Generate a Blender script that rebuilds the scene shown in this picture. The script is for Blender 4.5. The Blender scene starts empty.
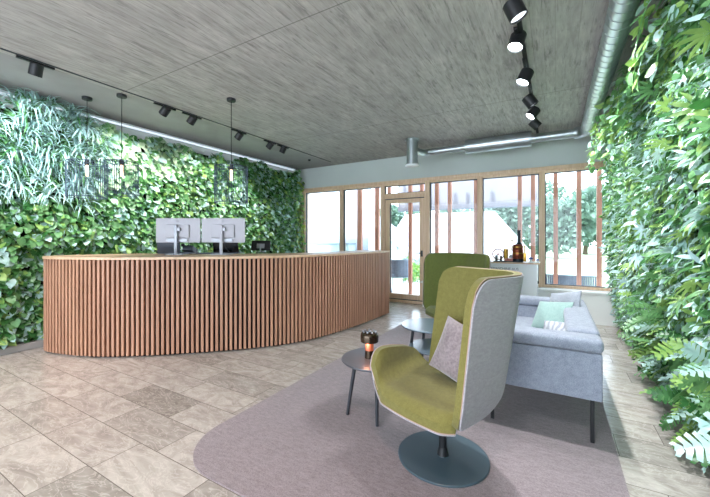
import bpy, bmesh, math, random
import numpy as np
from mathutils import Vector, Matrix
PI = math.pi
rnd = random.Random(7)
C = bpy.context.scene.collection

# ---------------------------------------------------------------- camera
cam_d = bpy.data.cameras.new('camera'); cam = bpy.data.objects.new('camera', cam_d); C.objects.link(cam)
cam_d.sensor_width = 36; cam_d.lens = 345/710*36; cam_d.shift_y = -9.5/710; cam_d.clip_start = .05
cam.location = (0, 0, 1.3); cam.rotation_euler = (PI/2, 0, math.atan(200/345))
bpy.context.scene.camera = cam

# ---------------------------------------------------------------- world, sun, exposure
W = bpy.data.worlds.new('world'); bpy.context.scene.world = W; W.use_nodes = True
bgn = W.node_tree.nodes['Background']; bgn.inputs[0].default_value = (.76, .87, 1, 1); bgn.inputs[1].default_value = 3.9
sd = bpy.data.lights.new('sun', 'SUN'); sd.energy = 3.0; sd.angle = .05; sd.color = (1, .96, .9)
sun = bpy.data.objects.new('sun', sd); C.objects.link(sun); sun.rotation_euler = (math.radians(42), 0, math.radians(-14))
vs = bpy.context.scene.view_settings
vs.view_transform = 'Standard'; vs.look = 'None'; vs.gamma = 1; vs.use_curve_mapping = False; vs.exposure = 1.07

# ---------------------------------------------------------------- material helpers
def lin(c):
    return tuple(((v/255)/12.92 if v/255 <= .04045 else ((v/255+.055)/1.055)**2.4) for v in c)
def mat(name, col, rough=.6, metal=0, noise=0, nscale=20, bump=0, bscale=80, stretch=None, spec=.5, emit=None, es=0, sheen=0):
    m = bpy.data.materials.new(name); m.use_nodes = True; nt = m.node_tree; b = nt.nodes['Principled BSDF']
    c = lin(col); b.inputs['Base Color'].default_value = (*c, 1)
    b.inputs['Roughness'].default_value = rough; b.inputs['Metallic'].default_value = metal
    b.inputs['Specular IOR Level'].default_value = spec
    if sheen: b.inputs['Sheen Weight'].default_value = sheen
    if emit: b.inputs['Emission Color'].default_value = (*lin(emit), 1); b.inputs['Emission Strength'].default_value = es
    tc = nt.nodes.new('ShaderNodeTexCoord'); mp = nt.nodes.new('ShaderNodeMapping'); nt.links.new(tc.outputs['Object'], mp.inputs[0])
    if stretch: mp.inputs['Scale'].default_value = stretch
    if noise:
        n = nt.nodes.new('ShaderNodeTexNoise'); n.inputs['Scale'].default_value = nscale; n.inputs['Detail'].default_value = 5
        nt.links.new(mp.outputs[0], n.inputs['Vector'])
        r = nt.nodes.new('ShaderNodeValToRGB'); r.color_ramp.elements[0].position = .3; r.color_ramp.elements[1].position = .7
        r.color_ramp.elements[0].color = (*[v*(1-noise) for v in c], 1); r.color_ramp.elements[1].color = (*[min(1, v*(1+noise)) for v in c], 1)
        nt.links.new(n.outputs[0], r.inputs[0]); nt.links.new(r.outputs[0], b.inputs['Base Color'])
    if bump:
        n = nt.nodes.new('ShaderNodeTexNoise'); n.inputs['Scale'].default_value = bscale; n.inputs['Detail'].default_value = 3
        nt.links.new(mp.outputs[0], n.inputs['Vector'])
        bp = nt.nodes.new('ShaderNodeBump'); bp.inputs['Strength'].default_value = bump; bp.inputs['Distance'].default_value = .01
        nt.links.new(n.outputs[0], bp.inputs['Height']); nt.links.new(bp.outputs[0], b.inputs['Normal'])
    return m

class NT:
    """small helper to write node maths"""
    def __init__(s, m): s.nt = m.node_tree; s.b = s.nt.nodes['Principled BSDF']
    def n(s, t, **k):
        x = s.nt.nodes.new(t)
        for a, v in k.items(): setattr(x, a, v)
        return x
    def put(s, sock, v):
        if hasattr(v, 'links') or isinstance(v, bpy.types.NodeSocket): s.nt.links.new(v, sock)
        else: sock.default_value = v
    def m(s, op, a, b=0, c=0):
        x = s.n('ShaderNodeMath', operation=op); s.put(x.inputs[0], a); s.put(x.inputs[1], b); s.put(x.inputs[2], c); return x.outputs[0]
    def xyz(s, x, y, z=0):
        c = s.n('ShaderNodeCombineXYZ'); s.put(c.inputs[0], x); s.put(c.inputs[1], y); s.put(c.inputs[2], z); return c.outputs[0]
    def pos(s):
        g = s.n('ShaderNodeNewGeometry'); q = s.n('ShaderNodeSeparateXYZ'); s.nt.links.new(g.outputs['Position'], q.inputs[0]); return g.outputs['Position'], q.outputs[0], q.outputs[1], q.outputs[2]
    def noise(s, vec, scale, detail=4, dist=0, rough=.5):
        x = s.n('ShaderNodeTexNoise'); s.put(x.inputs['Vector'], vec); x.inputs['Scale'].default_value = scale; x.inputs['Detail'].default_value = detail
        x.inputs['Distortion'].default_value = dist; x.inputs['Roughness'].default_value = rough; return x.outputs[0]
    def white(s, vec):
        x = s.n('ShaderNodeTexWhiteNoise'); s.put(x.inputs['Vector'], vec); return x.outputs['Value']
    def ramp(s, f, stops):
        r = s.n('ShaderNodeValToRGB'); s.put(r.inputs[0], f); e = r.color_ramp.elements
        while len(e) < len(stops): e.new(.5)
        for i, (p, c) in enumerate(stops):
            e[i].position = p; e[i].color = (*(lin(c) if isinstance(c, tuple) else (c, c, c)), 1)
        return r.outputs[0]
    def mix(s, f, a, b, mode='MIX'):
        x = s.n('ShaderNodeMix', data_type='RGBA', blend_type=mode); s.put(x.inputs[0], f)
        for k, v in ((6, a), (7, b)):
            if isinstance(v, tuple): x.inputs[k].default_value = (*lin(v), 1)
            else: s.put(x.inputs[k], v)
        return x.outputs[2]
    def bump(s, h, st=.3, d=.01):
        x = s.n('ShaderNodeBump'); x.inputs['Strength'].default_value = st; x.inputs['Distance'].default_value = d
        s.put(x.inputs['Height'], h); s.put(s.b.inputs['Normal'], x.outputs[0])

def tile_mat():
    m = mat('stone_tiles', (200, 190, 180), .42); t = NT(m); P, x, y, z = t.pos()
    row = t.m('FLOOR', t.m('DIVIDE', t.m('SUBTRACT', y, .67), .2735))
    off = t.m('MULTIPLY', t.white(t.xyz(row, 3.7)), .66)
    known = t.m('MULTIPLY', t.m('GREATER_THAN', row, -.5), t.m('LESS_THAN', row, 3.5))
    off = t.m('MULTIPLY', off, t.m('SUBTRACT', 1, known))
    for k_, v_ in enumerate((.34, .30, .13, .46)): off = t.m('ADD', off, t.m('MULTIPLY', t.m('COMPARE', row, k_, .4), v_))
    xs = t.m('DIVIDE', t.m('ADD', x, off), .66); col = t.m('FLOOR', xs)
    fy = t.m('FRACT', t.m('DIVIDE', t.m('SUBTRACT', y, .67), .2735)); fx = t.m('FRACT', xs)
    ey = t.m('MULTIPLY', t.m('MINIMUM', fy, t.m('SUBTRACT', 1, fy)), .2735); ex = t.m('MULTIPLY', t.m('MINIMUM', fx, t.m('SUBTRACT', 1, fx)), .66)
    edge = t.m('MINIMUM', ex, ey); joint = t.m('LESS_THAN', edge, .0022)
    r1 = t.white(t.xyz(row, col, 1)); r2 = t.white(t.xyz(row, col, 5))
    v = t.n('ShaderNodeVectorMath', operation='ADD'); t.put(v.inputs[0], P); t.put(v.inputs[1], t.xyz(t.m('MULTIPLY', r1, 40), t.m('MULTIPLY', r2, 40), r1))
    mp = t.n('ShaderNodeMapping'); mp.inputs['Rotation'].default_value = (0, 0, .5); mp.inputs['Scale'].default_value = (1, 2.3, 1); t.put(mp.inputs[0], v.outputs[0])
    veins = t.noise(mp.outputs[0], 2.6, 8, 2.2, .6); fine = t.noise(v.outputs[0], 55, 4)
    vl = t.noise(mp.outputs[0], 4.0, 4, 3.0, .55)
    line = t.ramp(t.m('ABSOLUTE', t.m('SUBTRACT', vl, .5)), [(0, 1.), (.035, 0.)])
    base = t.ramp(veins, [(.28, (156, 148, 141)), (.46, (180, 172, 164)), (.58, (195, 188, 180)), (.74, (206, 200, 193))])
    tint = t.ramp(r1, [(0, .70), (.1, .78), (.16, .92), (.6, 1.), (1, 1.)])
    c = t.mix(1, base, tint, 'MULTIPLY')
    for r_, c_, w_ in ((3, -4, .5), (2, -4, .3), (0, -3, .38)):
        c = t.mix(t.m('MULTIPLY', t.m('MULTIPLY', t.m('COMPARE', row, r_, .4), t.m('COMPARE', col, c_, .4)), w_), c, (96, 92, 84))
    c = t.mix(t.m('MULTIPLY', line, .45), c, (226, 218, 210))
    c = t.mix(t.m('MULTIPLY', fine, .25), c, (140, 132, 124))
    c = t.mix(joint, c, (112, 105, 98)); t.put(t.b.inputs['Base Color'], c)
    t.put(t.b.inputs['Roughness'], t.m('ADD', t.m('MULTIPLY', veins, .12), .16))
    t.bump(t.m('SUBTRACT', t.m('MULTIPLY', veins, .4), joint), .2, .003); return m

def concrete_mat():
    m = mat('board_marked_concrete', (150, 150, 146), .85); t = NT(m); P, x, y, z = t.pos()
    bx_ = t.m('DIVIDE', x, .085); b = t.m('FLOOR', bx_); fb = t.m('FRACT', bx_)
    ys = t.m('DIVIDE', t.m('ADD', y, t.m('MULTIPLY', t.white(t.xyz(b, 1)), 2.4)), 1.3); ci = t.m('FLOOR', ys)
    tone = t.white(t.xyz(b, ci, 2))
    mp = t.n('ShaderNodeMapping'); mp.inputs['Scale'].default_value = (1, .16, 1); t.put(mp.inputs[0], P)
    grain = t.noise(mp.outputs[0], 30, 6, .3, .6); big = t.noise(P, 1.6, 8, .8, .65); spots = t.noise(mp.outputs[0], 9, 6, 0, .7)
    c = t.ramp(t.m('ADD', t.m('MULTIPLY', tone, .12), t.m('MULTIPLY', grain, .88)), [(.25, (138, 133, 129)), (.5, (174, 169, 165)), (.75, (198, 193, 189))])
    c = t.mix(t.ramp(big, [(.38, 0.), (.62, .5)]), c, (150, 146, 143))
    mp2 = t.n('ShaderNodeMapping'); mp2.inputs['Scale'].default_value = (1, .1, 1); t.put(mp2.inputs[0], P)
    st2 = t.ramp(t.noise(mp2.outputs[0], 34, 3, .2, .7), [(.34, 1.), (.43, 0.)])
    c = t.mix(t.m('MULTIPLY', st2, .55), c, (104, 102, 100))
    dark = t.ramp(spots, [(.30, 1.), (.44, 0.)])
    c = t.mix(t.m('MULTIPLY', dark, .55), c, (98, 96, 92))
    e = t.m('LESS_THAN', fb, .05); c = t.mix(t.m('MULTIPLY', e, t.m('MULTIPLY', tone, .55)), c, (105, 103, 98))
    px_ = t.m('FRACT', t.m('DIVIDE', t.m('ADD', y, .4), 2.5)); pe = t.m('LESS_THAN', px_, .004); c = t.mix(t.m('MULTIPLY', pe, .6), c, (80, 78, 74))
    t.put(t.b.inputs['Base Color'], c)
    t.bump(t.m('ADD', t.m('MULTIPLY', grain, .6), t.m('SUBTRACT', t.m('MULTIPLY', tone, .4), t.m('MULTIPLY', e, .5))), .45, .012); return m

def fabric_mat(name, c1, c2, scale=260, rough=.9, stretch=(1, 1, 1), sheen=.2, amount=1.0):
    m = mat(name, c1, rough, sheen=sheen); t = NT(m)
    tc = t.n('ShaderNodeTexCoord'); mp = t.n('ShaderNodeMapping'); mp.inputs['Scale'].default_value = stretch; t.put(mp.inputs[0], tc.outputs['Object'])
    n = t.noise(mp.outputs[0], scale, 3, 0, .6); n2 = t.noise(mp.outputs[0], scale*.12, 3)
    c = t.ramp(t.m('ADD', t.m('MULTIPLY', n, .75), t.m('MULTIPLY', n2, .25)), [(.35, c1), (.62, c2)])
    t.put(t.b.inputs['Base Color'], c); t.bump(n, .25*amount, .004); return m

def wood_mat(name, c1, c2, axis=2, scale=22, rough=.5):
    m = mat(name, c1, rough); t = NT(m); st = [1, 1, 1]; st[axis] = .05
    tc = t.n('ShaderNodeTexCoord'); oi = t.n('ShaderNodeObjectInfo')
    mp = t.n('ShaderNodeMapping'); mp.inputs['Scale'].default_value = st; t.put(mp.inputs[0], tc.outputs['Object'])
    n = t.noise(mp.outputs[0], scale, 5, .4, .6)
    t.put(t.b.inputs['Base Color'], t.ramp(n, [(.3, c1), (.7, c2)])); t.bump(n, .12, .003); return m

def glass_mat():
    m = bpy.data.materials.new('window_glass'); m.use_nodes = True; nt = m.node_tree; nt.nodes.remove(nt.nodes['Principled BSDF'])
    tr = nt.nodes.new('ShaderNodeBsdfTransparent'); tr.inputs[0].default_value = (.95, .98, .99, 1)
    gl = nt.nodes.new('ShaderNodeBsdfGlossy'); gl.inputs[1].default_value = .02
    lw = nt.nodes.new('ShaderNodeFresnel'); lw.inputs[0].default_value = 1.3
    mx = nt.nodes.new('ShaderNodeMixShader'); nt.links.new(lw.outputs[0], mx.inputs[0]); nt.links.new(tr.outputs[0], mx.inputs[1]); nt.links.new(gl.outputs[0], mx.inputs[2])
    nt.links.new(mx.outputs[0], nt.nodes['Material Output'].inputs[0]); return m

M = dict(
    tiles=tile_mat(), concrete=concrete_mat(),
    plaster=mat('smooth_plaster', (152, 149, 148), .8, noise=.08, nscale=3),
    wallgrey=mat('grey_wall_paint', (192, 199, 197), .8, noise=.03, nscale=2),
    white=mat('white_wall_paint', (226, 226, 224), .7),
    beige=mat('pale_wood_panel', (222, 205, 190), .6, noise=.05, nscale=6, stretch=(1, 1, .1)),
    rug=fabric_mat('rug_pile', (104, 92, 95), (154, 140, 143), 150, .95, (1, 3, 1), .3),
    slat=wood_mat('slat_wood', (156, 112, 88), (194, 146, 118), 2, 26, .5),
    slatback=mat('dark_backing', (24, 15, 12), .95),
    oak=wood_mat('oak_veneer', (196, 160, 128), (222, 190, 158), 0, 14, .4),
    frame=wood_mat('window_frame_wood', (206, 172, 142), (228, 198, 168), 2, 30, .45),
    larch=wood_mat('larch_post', (164, 112, 92), (204, 150, 130), 2, 18, .7),
    glass=glass_mat(), seal=mat('dark_seal', (60, 66, 72), .6),
    olive=fabric_mat('olive_wool', (98, 92, 40), (128, 121, 63), 330, .9, (1, 1, 1), .15),
    olive2=fabric_mat('green_wool', (74, 82, 32), (100, 108, 46), 330, .9, (1, 1, 1), .15),
    greyfab=fabric_mat('grey_melange', (132, 128, 133), (178, 173, 178), 300, .9, (1, 1, 2.5), .2),
    pipe=mat('pinkish_piping', (176, 146, 132), .7),
    mauve=fabric_mat('mauve_plush', (118, 106, 108), (150, 136, 138), 60, .95, (1, 1, 1), .6, 1.2),
    sofa=fabric_mat('blue_grey_weave', (112, 118, 132), (158, 164, 178), 230, .9, (1, 1, 1), .2),
    mint=fabric_mat('mint_fabric', (124, 152, 148), (150, 176, 172), 200),
    pgrey=fabric_mat('light_grey_fabric', (122, 128, 138), (156, 162, 172), 200),
    striped=mat('striped_cushion', (160, 164, 170), .9),
    black=mat('black_metal', (30, 31, 33), .45, spec=.4), blackm=mat('black_matt', (24, 24, 26), .7),
    blue=mat('blue_grey_powdercoat', (70, 88, 98), .38, noise=.05, nscale=4),
    tabletop=mat('dark_grey_tabletop', (72, 74, 80), .33), tablereflect=mat('tabletop_painted_reflection', (104, 120, 132), .22), legm=mat('dark_leg', (42, 44, 50), .5),  # coffee tabletops carry the window's bluish reflection in their base colour
    bronze=mat('smoked_bronze', (74, 62, 50), .18, metal=.8), amber=mat('lamp_stem_amber', (130, 84, 66), .25, emit=(255, 120, 70), es=.12),
    steel=mat('galvanised_steel', (184, 192, 195), .34, metal=.88, noise=.1, nscale=6),
    lens=mat('lit_spot_lens', (255, 255, 255), .5, emit=(235, 245, 255), es=14), lensoff=mat('spot_lens', (190, 195, 200), .2, emit=(235, 245, 255), es=1.0),
    monitor=mat('monitor_white_plastic', (176, 173, 180), .45), mongrey=mat('silver_plastic', (150, 152, 158), .35, metal=.3),
    screen=mat('dark_screen', (16, 17, 20), .2), slate=mat('laptop_grey', (62, 68, 78), .4, metal=.3),
    cabinet=mat('white_cabinet', (240, 243, 248), .5), text=mat('lettering_ink', (96, 100, 112), .6),
    copper=mat('copper', (150, 82, 62), .3, metal=.85), brass=mat('brass', (178, 140, 62), .3, metal=.85), iron=mat('dark_iron', (36, 42, 50), .4, metal=.5), pinkbox=mat('pinkish_tin', (200, 130, 120), .5),
    bluepl=mat('blue_glaze', (60, 92, 170), .3), whitepl=mat('white_glaze', (236, 240, 246), .3),
    rope=fabric_mat('grey_rope', (84, 98, 112), (116, 130, 144), 60), ropel=mat('aluminium_frame', (120, 134, 144), .4, metal=.3),
    terrace=mat('terrace_slab', (205, 210, 212), .8, noise=.05, nscale=3), gravel=mat('pale_meadow', (158, 172, 140), .95, noise=.15, nscale=1.5),
    house=mat('white_render', (176, 186, 196), .8), roof=mat('pale_roof_tiles', (150, 148, 150), .8, noise=.2, nscale=5), roofedge=mat('grey_verge', (140, 150, 160), .7),
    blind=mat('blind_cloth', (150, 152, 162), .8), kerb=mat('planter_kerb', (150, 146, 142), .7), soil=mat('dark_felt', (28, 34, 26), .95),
    bark=mat('bark', (96, 84, 68), .9), mesh=mat('blue_grey_wire', (78, 92, 112), .5, metal=.2),
)
M['stripglow'] = mat('strip_diffuser', (240, 244, 250), .5, emit=(225, 240, 255), es=.45)
def stripes(m):
    t = NT(m); tc = t.n('ShaderNodeTexCoord'); w = t.n('ShaderNodeTexWave'); w.inputs['Scale'].default_value = 7; w.inputs['Distortion'].default_value = 9; w.inputs['Detail'].default_value = 3
    t.put(w.inputs[0], tc.outputs['Object']); t.put(t.b.inputs['Base Color'], t.ramp(w.outputs[1], [(.35, (150, 154, 164)), (.65, (186, 188, 196))]))
stripes(M['striped'])
def leafm(n, c, c2, rough=.38):
    m = mat(n, c, rough, noise=0); t = NT(m); P, x, y, z = t.pos(); v = t.noise(P, 14, 2)
    t.put(t.b.inputs['Base Color'], t.ramp(v, [(.3, c), (.7, c2)])); t.b.inputs['Specular IOR Level'].default_value = .6
    tr = t.n('ShaderNodeBsdfTranslucent'); tr.inputs[0].default_value = (*lin(c2), 1); mx = t.n('ShaderNodeMixShader'); mx.inputs[0].default_value = .22
    t.nt.links.new(t.b.outputs[0], mx.inputs[1]); t.nt.links.new(tr.outputs[0], mx.inputs[2]); t.nt.links.new(mx.outputs[0], t.nt.nodes['Material Output'].inputs[0]); return m
LD = leafm('leaf_dark_green', (44, 96, 46), (70, 128, 64)); LM = leafm('leaf_mid_green', (92, 146, 90), (130, 178, 116))
LL = leafm('leaf_light_green', (128, 170, 84), (164, 196, 112)); LS = leafm('leaf_silver_green', (158, 200, 190), (204, 230, 226), .3)
LP = leafm('leaf_pale_green', (178, 208, 164), (218, 236, 206), .35); LY = leafm('leaf_young_yellow_green', (160, 184, 70), (188, 202, 96))
LB = leafm('leaf_blue_white', (176, 214, 218), (214, 236, 240), .3)
LT = leafm('tree_leaf', (84, 112, 98), (122, 148, 132), .7)

# ---------------------------------------------------------------- object helpers
def setp(o, label=None, cat=None, group=None, kind=None):
    for k, v in (('label', label), ('category', cat), ('group', group), ('kind', kind)):
        if v: o[k] = v
    return o
def thing(name, label, cat, loc=(0, 0, 0), rz=0, group=None):
    o = bpy.data.objects.new(name, None); o.empty_display_size = .1; C.objects.link(o)
    o.location = loc; o.rotation_euler = (0, 0, rz); return setp(o, label, cat, group)
def link(name, me, parent=None, mats=(), smooth=False):
    for m in mats: me.materials.append(m)
    if smooth: me.polygons.foreach_set('use_smooth', [True]*len(me.polygons))
    o = bpy.data.objects.new(name, me); C.objects.link(o)
    if parent: o.parent = parent
    return o
class MB:
    def __init__(s): s.bm = bmesh.new()
    def _xf(s, vs_, mt): bmesh.ops.transform(s.bm, matrix=mt, verts=vs_)
    def box(s, c, d, bev=0, rot=None, seg=2):
        r = bmesh.ops.create_cube(s.bm, size=1); vs_ = r['verts']
        mt = Matrix.Translation(c) @ (rot.to_4x4() if rot else Matrix.Identity(4)) @ Matrix.Diagonal((*d, 1)); s._xf(vs_, mt)
        if bev:
            es = list({e for v in vs_ for e in v.link_edges})
            bmesh.ops.bevel(s.bm, geom=es, offset=bev, segments=seg, affect='EDGES', profile=.6)
        return s
    def b2(s, a, b, bev=0, seg=2): return s.box([(p+q)/2 for p, q in zip(a, b)], [abs(q-p) for p, q in zip(a, b)], bev, None, seg)
    def bar(s, p, q, r, r2=None, n=12):
        p, q = Vector(p), Vector(q); d = q-p
        mt = Matrix.Translation((p+q)/2) @ d.to_track_quat('Z', 'Y').to_matrix().to_4x4()
        g = bmesh.ops.create_cone(s.bm, cap_ends=True, segments=n, radius1=r, radius2=r if r2 is None else r2, depth=d.length); s._xf(g['verts'], mt); return s
    def sph(s, c, r, sc=(1, 1, 1), u=12, v=8):
        g = bmesh.ops.create_uvsphere(s.bm, u_segments=u, v_segments=v, radius=r); s._xf(g['verts'], Matrix.Translation(c) @ Matrix.Diagonal((*sc, 1))); return s
    def lathe(s, prof, c=(0, 0, 0), n=40, mt=None):
        rings = []
        for r, z in prof:
            if r < 1e-5: rings.append([s.bm.verts.new((0, 0, z))])
            else: rings.append([s.bm.verts.new((r*math.cos(2*PI*i/n), r*math.sin(2*PI*i/n), z)) for i in range(n)])
        for a, b in zip(rings, rings[1:]):
            for i in range(n):
                j = (i+1) % n
                if len(a) == 1 and len(b) == 1: continue
                if len(a) == 1: s.bm.faces.new((a[0], b[j], b[i]))
                elif len(b) == 1: s.bm.faces.new((a[i], a[j], b[0]))
                else: s.bm.faces.new((a[i], a[j], b[j], b[i]))
        vs_ = [v for r_ in rings for v in r_]; s._xf(vs_, Matrix.Translation(c) @ (mt if mt else Matrix.Identity(4))); return s
    def torus(s, c, R, r, n=28, k=8, mt=None):
        rings = [[s.bm.verts.new(((R+r*math.cos(b))*math.cos(a), (R+r*math.cos(b))*math.sin(a), r*math.sin(b))) for b in [2*PI*j/k for j in range(k)]] for a in [2*PI*i/n for i in range(n)]]
        for i in range(n):
            for j in range(k): s.bm.faces.new((rings[i][j], rings[(i+1) % n][j], rings[(i+1) % n][(j+1) % k], rings[i][(j+1) % k]))
        s._xf([v for q in rings for v in q], Matrix.Translation(c) @ (mt if mt else Matrix.Identity(4))); return s
    def tube(s, pts, r, k=10, cap=True):
        pts = [Vector(p) for p in pts]; rings = []; up = Vector((0, 0, 1)); prev = None
        for i, p in enumerate(pts):
            d = (pts[min(i+1, len(pts)-1)]-pts[max(i-1, 0)]).normalized()
            if prev is None: a = d.orthogonal().normalized()
            else: a = (prev-d*prev.dot(d)).normalized()
            prev = a; b = d.cross(a); rr = r[i] if isinstance(r, (list, tuple)) else r
            rings.append([s.bm.verts.new(p+a*rr*math.cos(2*PI*j/k)+b*rr*math.sin(2*PI*j/k)) for j in range(k)])
        for a, b in zip(rings, rings[1:]):
            for j in range(k): s.bm.faces.new((a[j], a[(j+1) % k], b[(j+1) % k], b[j]))
        if cap: s.bm.faces.new(rings[0][::-1]); s.bm.faces.new(rings[-1])
        return s
    def prism(s, outline, z0, z1):
        a = [s.bm.verts.new((x, y, z0)) for x, y in outline]; b = [s.bm.verts.new((x, y, z1)) for x, y in outline]; n = len(a)
        s.bm.faces.new(a[::-1]); s.bm.faces.new(b)
        for i in range(n): s.bm.faces.new((a[i], a[(i+1) % n], b[(i+1) % n], b[i]))
        return s
    def solid(s, A, B):
        """closed slab between two vertex grids A and B (lists of rows)"""
        va = [[s.bm.verts.new(p) for p in r] for r in A]; vb = [[s.bm.verts.new(p) for p in r] for r in B]; n, m = len(A), len(A[0])
        for i in range(n-1):
            for j in range(m-1):
                s.bm.faces.new((va[i][j], va[i+1][j], va[i+1][j+1], va[i][j+1])); s.bm.faces.new((vb[i][j], vb[i][j+1], vb[i+1][j+1], vb[i+1][j]))
        for i in range(n-1):
            s.bm.faces.new((va[i][0], vb[i][0], vb[i+1][0], va[i+1][0])); s.bm.faces.new((va[i][-1], va[i+1][-1], vb[i+1][-1], vb[i][-1]))
        for j in range(m-1):
            s.bm.faces.new((va[0][j], va[0][j+1], vb[0][j+1], vb[0][j])); s.bm.faces.new((va[-1][j], vb[-1][j], vb[-1][j+1], va[-1][j+1]))
        return s
    def build(s, name, m, parent=None, smooth=True, angle=35, bevel=0):
        bmesh.ops.recalc_face_normals(s.bm, faces=s.bm.faces)
        me = bpy.data.meshes.new(name); s.bm.to_mesh(me); s.bm.free(); o = link(name, me, parent, [m])
        if smooth:
            me.polygons.foreach_set('use_smooth', [True]*len(me.polygons)); me.set_sharp_from_angle(angle=math.radians(angle))
        if bevel:
            b = o.modifiers.new('bevel', 'BEVEL'); b.width = bevel; b.segments = 3; b.limit_method = 'ANGLE'; b.angle_limit = math.radians(50)
        return o
def struct(name, mb, m, parent=None, smooth=False):
    o = mb.build(name, m, parent, smooth)
    if not parent: o['kind'] = 'structure'
    return o
def copy_tree(o, parent=None):
    c = o.copy(); C.objects.link(c); c.parent = parent
    for ch in list(o.children): copy_tree(ch, c)
    return c

# ---------------------------------------------------------------- structure
XL, XR, YW, HC = -5.55, 1.08, 6.64, 3.0
struct('floor', MB().b2((XL-.2, -3.5, -.1), (XR+.2, YW+.2, 0)), M['tiles'])
struct('ceiling', MB().b2((-4.36, -3.5, HC), (XR+.2, YW+.3, HC+.25)), M['concrete'])
struct('ceiling', MB().b2((XL-.2, -3.5, HC), (-4.36, YW+.3, HC+.25)), M['plaster'])
struct('wall_left', MB().b2((XL-.2, -3.5, 0), (XL, YW+.2, HC)), M['white'])
struct('wall_right', MB().b2((XR, -3.5, 0), (XR+.2, YW+.2, HC)), M['wallgrey'])
struct('wall_back', MB().b2((XL, YW, 2.5), (XR, YW+.25, HC)), M['wallgrey'])
struct('wall_back', MB().b2((-2.2, 6.38, 0), (XR, YW+.1, .455)), M['white'])
struct('trim_1', MB().b2((-2.24, 6.36, .455), (XR, YW+.02, .49), .006), M['white'], smooth=True)
struct('wall_back', MB().b2((XL, YW-.02, 0), (-5.27, YW+.2, 2.5)), M['beige'])
struct('trim_2', MB().b2((-5.3, YW-.05, 2.455), (XR, YW+.09, 2.515), .006), M['frame'], smooth=True)

mull = [-5.27, -4.19, -3.16, -2.18, -1.19, -.19, .84]
def window(n, x0, x1, z0, z1, extra=None):
    o = setp(bpy.data.objects.new('window_%d' % n, None), kind='structure'); C.objects.link(o); o.location = ((x0+x1)/2, YW, z0)
    w = (x1-x0)/2; h = z1-z0; f = .045
    mb = MB()
    mb.b2((-w, -.04, 0), (-w+f, .08, h), .004).b2((w-f, -.04, 0), (w, .08, h), .004).b2((-w+f, -.03, 0), (w-f, .07, f), .004).b2((-w+f, -.03, h-f), (w-f, .07, h), .004)
    mb.build('window_frame', M['frame'], o)
    g = .012
    MB().b2((-w+f, .0, f), (-w+f+g, .05, h-f)).b2((w-f-g, .0, f), (w-f, .05, h-f)).b2((-w+f, 0, f), (w-f, .05, f+g)).b2((-w+f, 0, h-f-g), (w-f, .05, h-f)).build('window_seal', M['seal'], o)
    MB().b2((-w+f+.002, .022, f+.002), (w-f-.002, .03, h-f-.002)).build('window_glass', M['glass'], o, smooth=False)
    return o
window(1, mull[0], mull[1], .0, 2.455); window(2, mull[1], mull[2], .0, 2.455)
window(3, mull[2], mull[3], 2.2, 2.455)
window(4, mull[3], mull[4], .49, 2.455); window(5, mull[4], mull[5], .49, 2.455); window(6, mull[5], mull[6], .49, 2.455)
# door
d = setp(bpy.data.objects.new('door_1', None), kind='structure'); C.objects.link(d); d.location = (-2.67, YW, 0)
MB().b2((-.49, -.05, 0), (-.43, .09, 2.2), .004).b2((.43, -.05, 0), (.49, .09, 2.2), .004).b2((-.43, -.05, 2.14), (.43, .09, 2.2), .004).b2((-.43, -.06, 0), (.43, .09, .055), .004).build('door_frame', M['frame'], d)
MB().b2((-.42, -.03, .07), (-.33, .05, 2.12), .004).b2((.33, -.03, .07), (.42, .05, 2.12), .004).b2((-.33, -.03, 2.04), (.33, .05, 2.12), .004).b2((-.33, -.03, .07), (.33, .05, .17), .004).build('door_leaf', M['frame'], d)
MB().b2((-.332, .0, .165), (-.318, .04, 2.045)).b2((.318, .0, .165), (.332, .04, 2.045)).b2((-.43, -.04, .055), (.43, .05, .07)).b2((-.43, -.0, 2.12), (.43, .05, 2.14)).build('door_seal', M['seal'], d)
MB().b2((-.325, .005, .17), (.325, .015, 2.04)).build('door_glass', M['glass'], d, smooth=False)
MB().bar((.375, -.03, 1.02), (.375, -.07, 1.02), .0096).bar((.375, -.07, 1.02), (.27, -.07, 1.02), .0096).b2((.355, -.035, .95), (.395, -.03, 1.07)).build('door_handle', M['seal'], d)

# ---------------------------------------------------------------- rug
def rrect(x0, y0, x1, y1, r, n=12):
    out = []
    for cx, cy, a0 in ((x1-r, y1-r, 0), (x0+r, y1-r, PI/2), (x0+r, y0+r, PI), (x1-r, y0+r, 1.5*PI)):
        for i in range(n+1): a = a0+i*PI/2/n; out.append((cx+r*math.cos(a), cy+r*math.sin(a)))
    return out
rug = MB().prism(rrect(-2.02, 1.22, .325, 5.3, .38), 0.0005, .0096).build('area_rug', M['rug'])
setp(rug, 'large mauve-grey rug with rounded corners under the seating group', 'rug')

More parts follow.
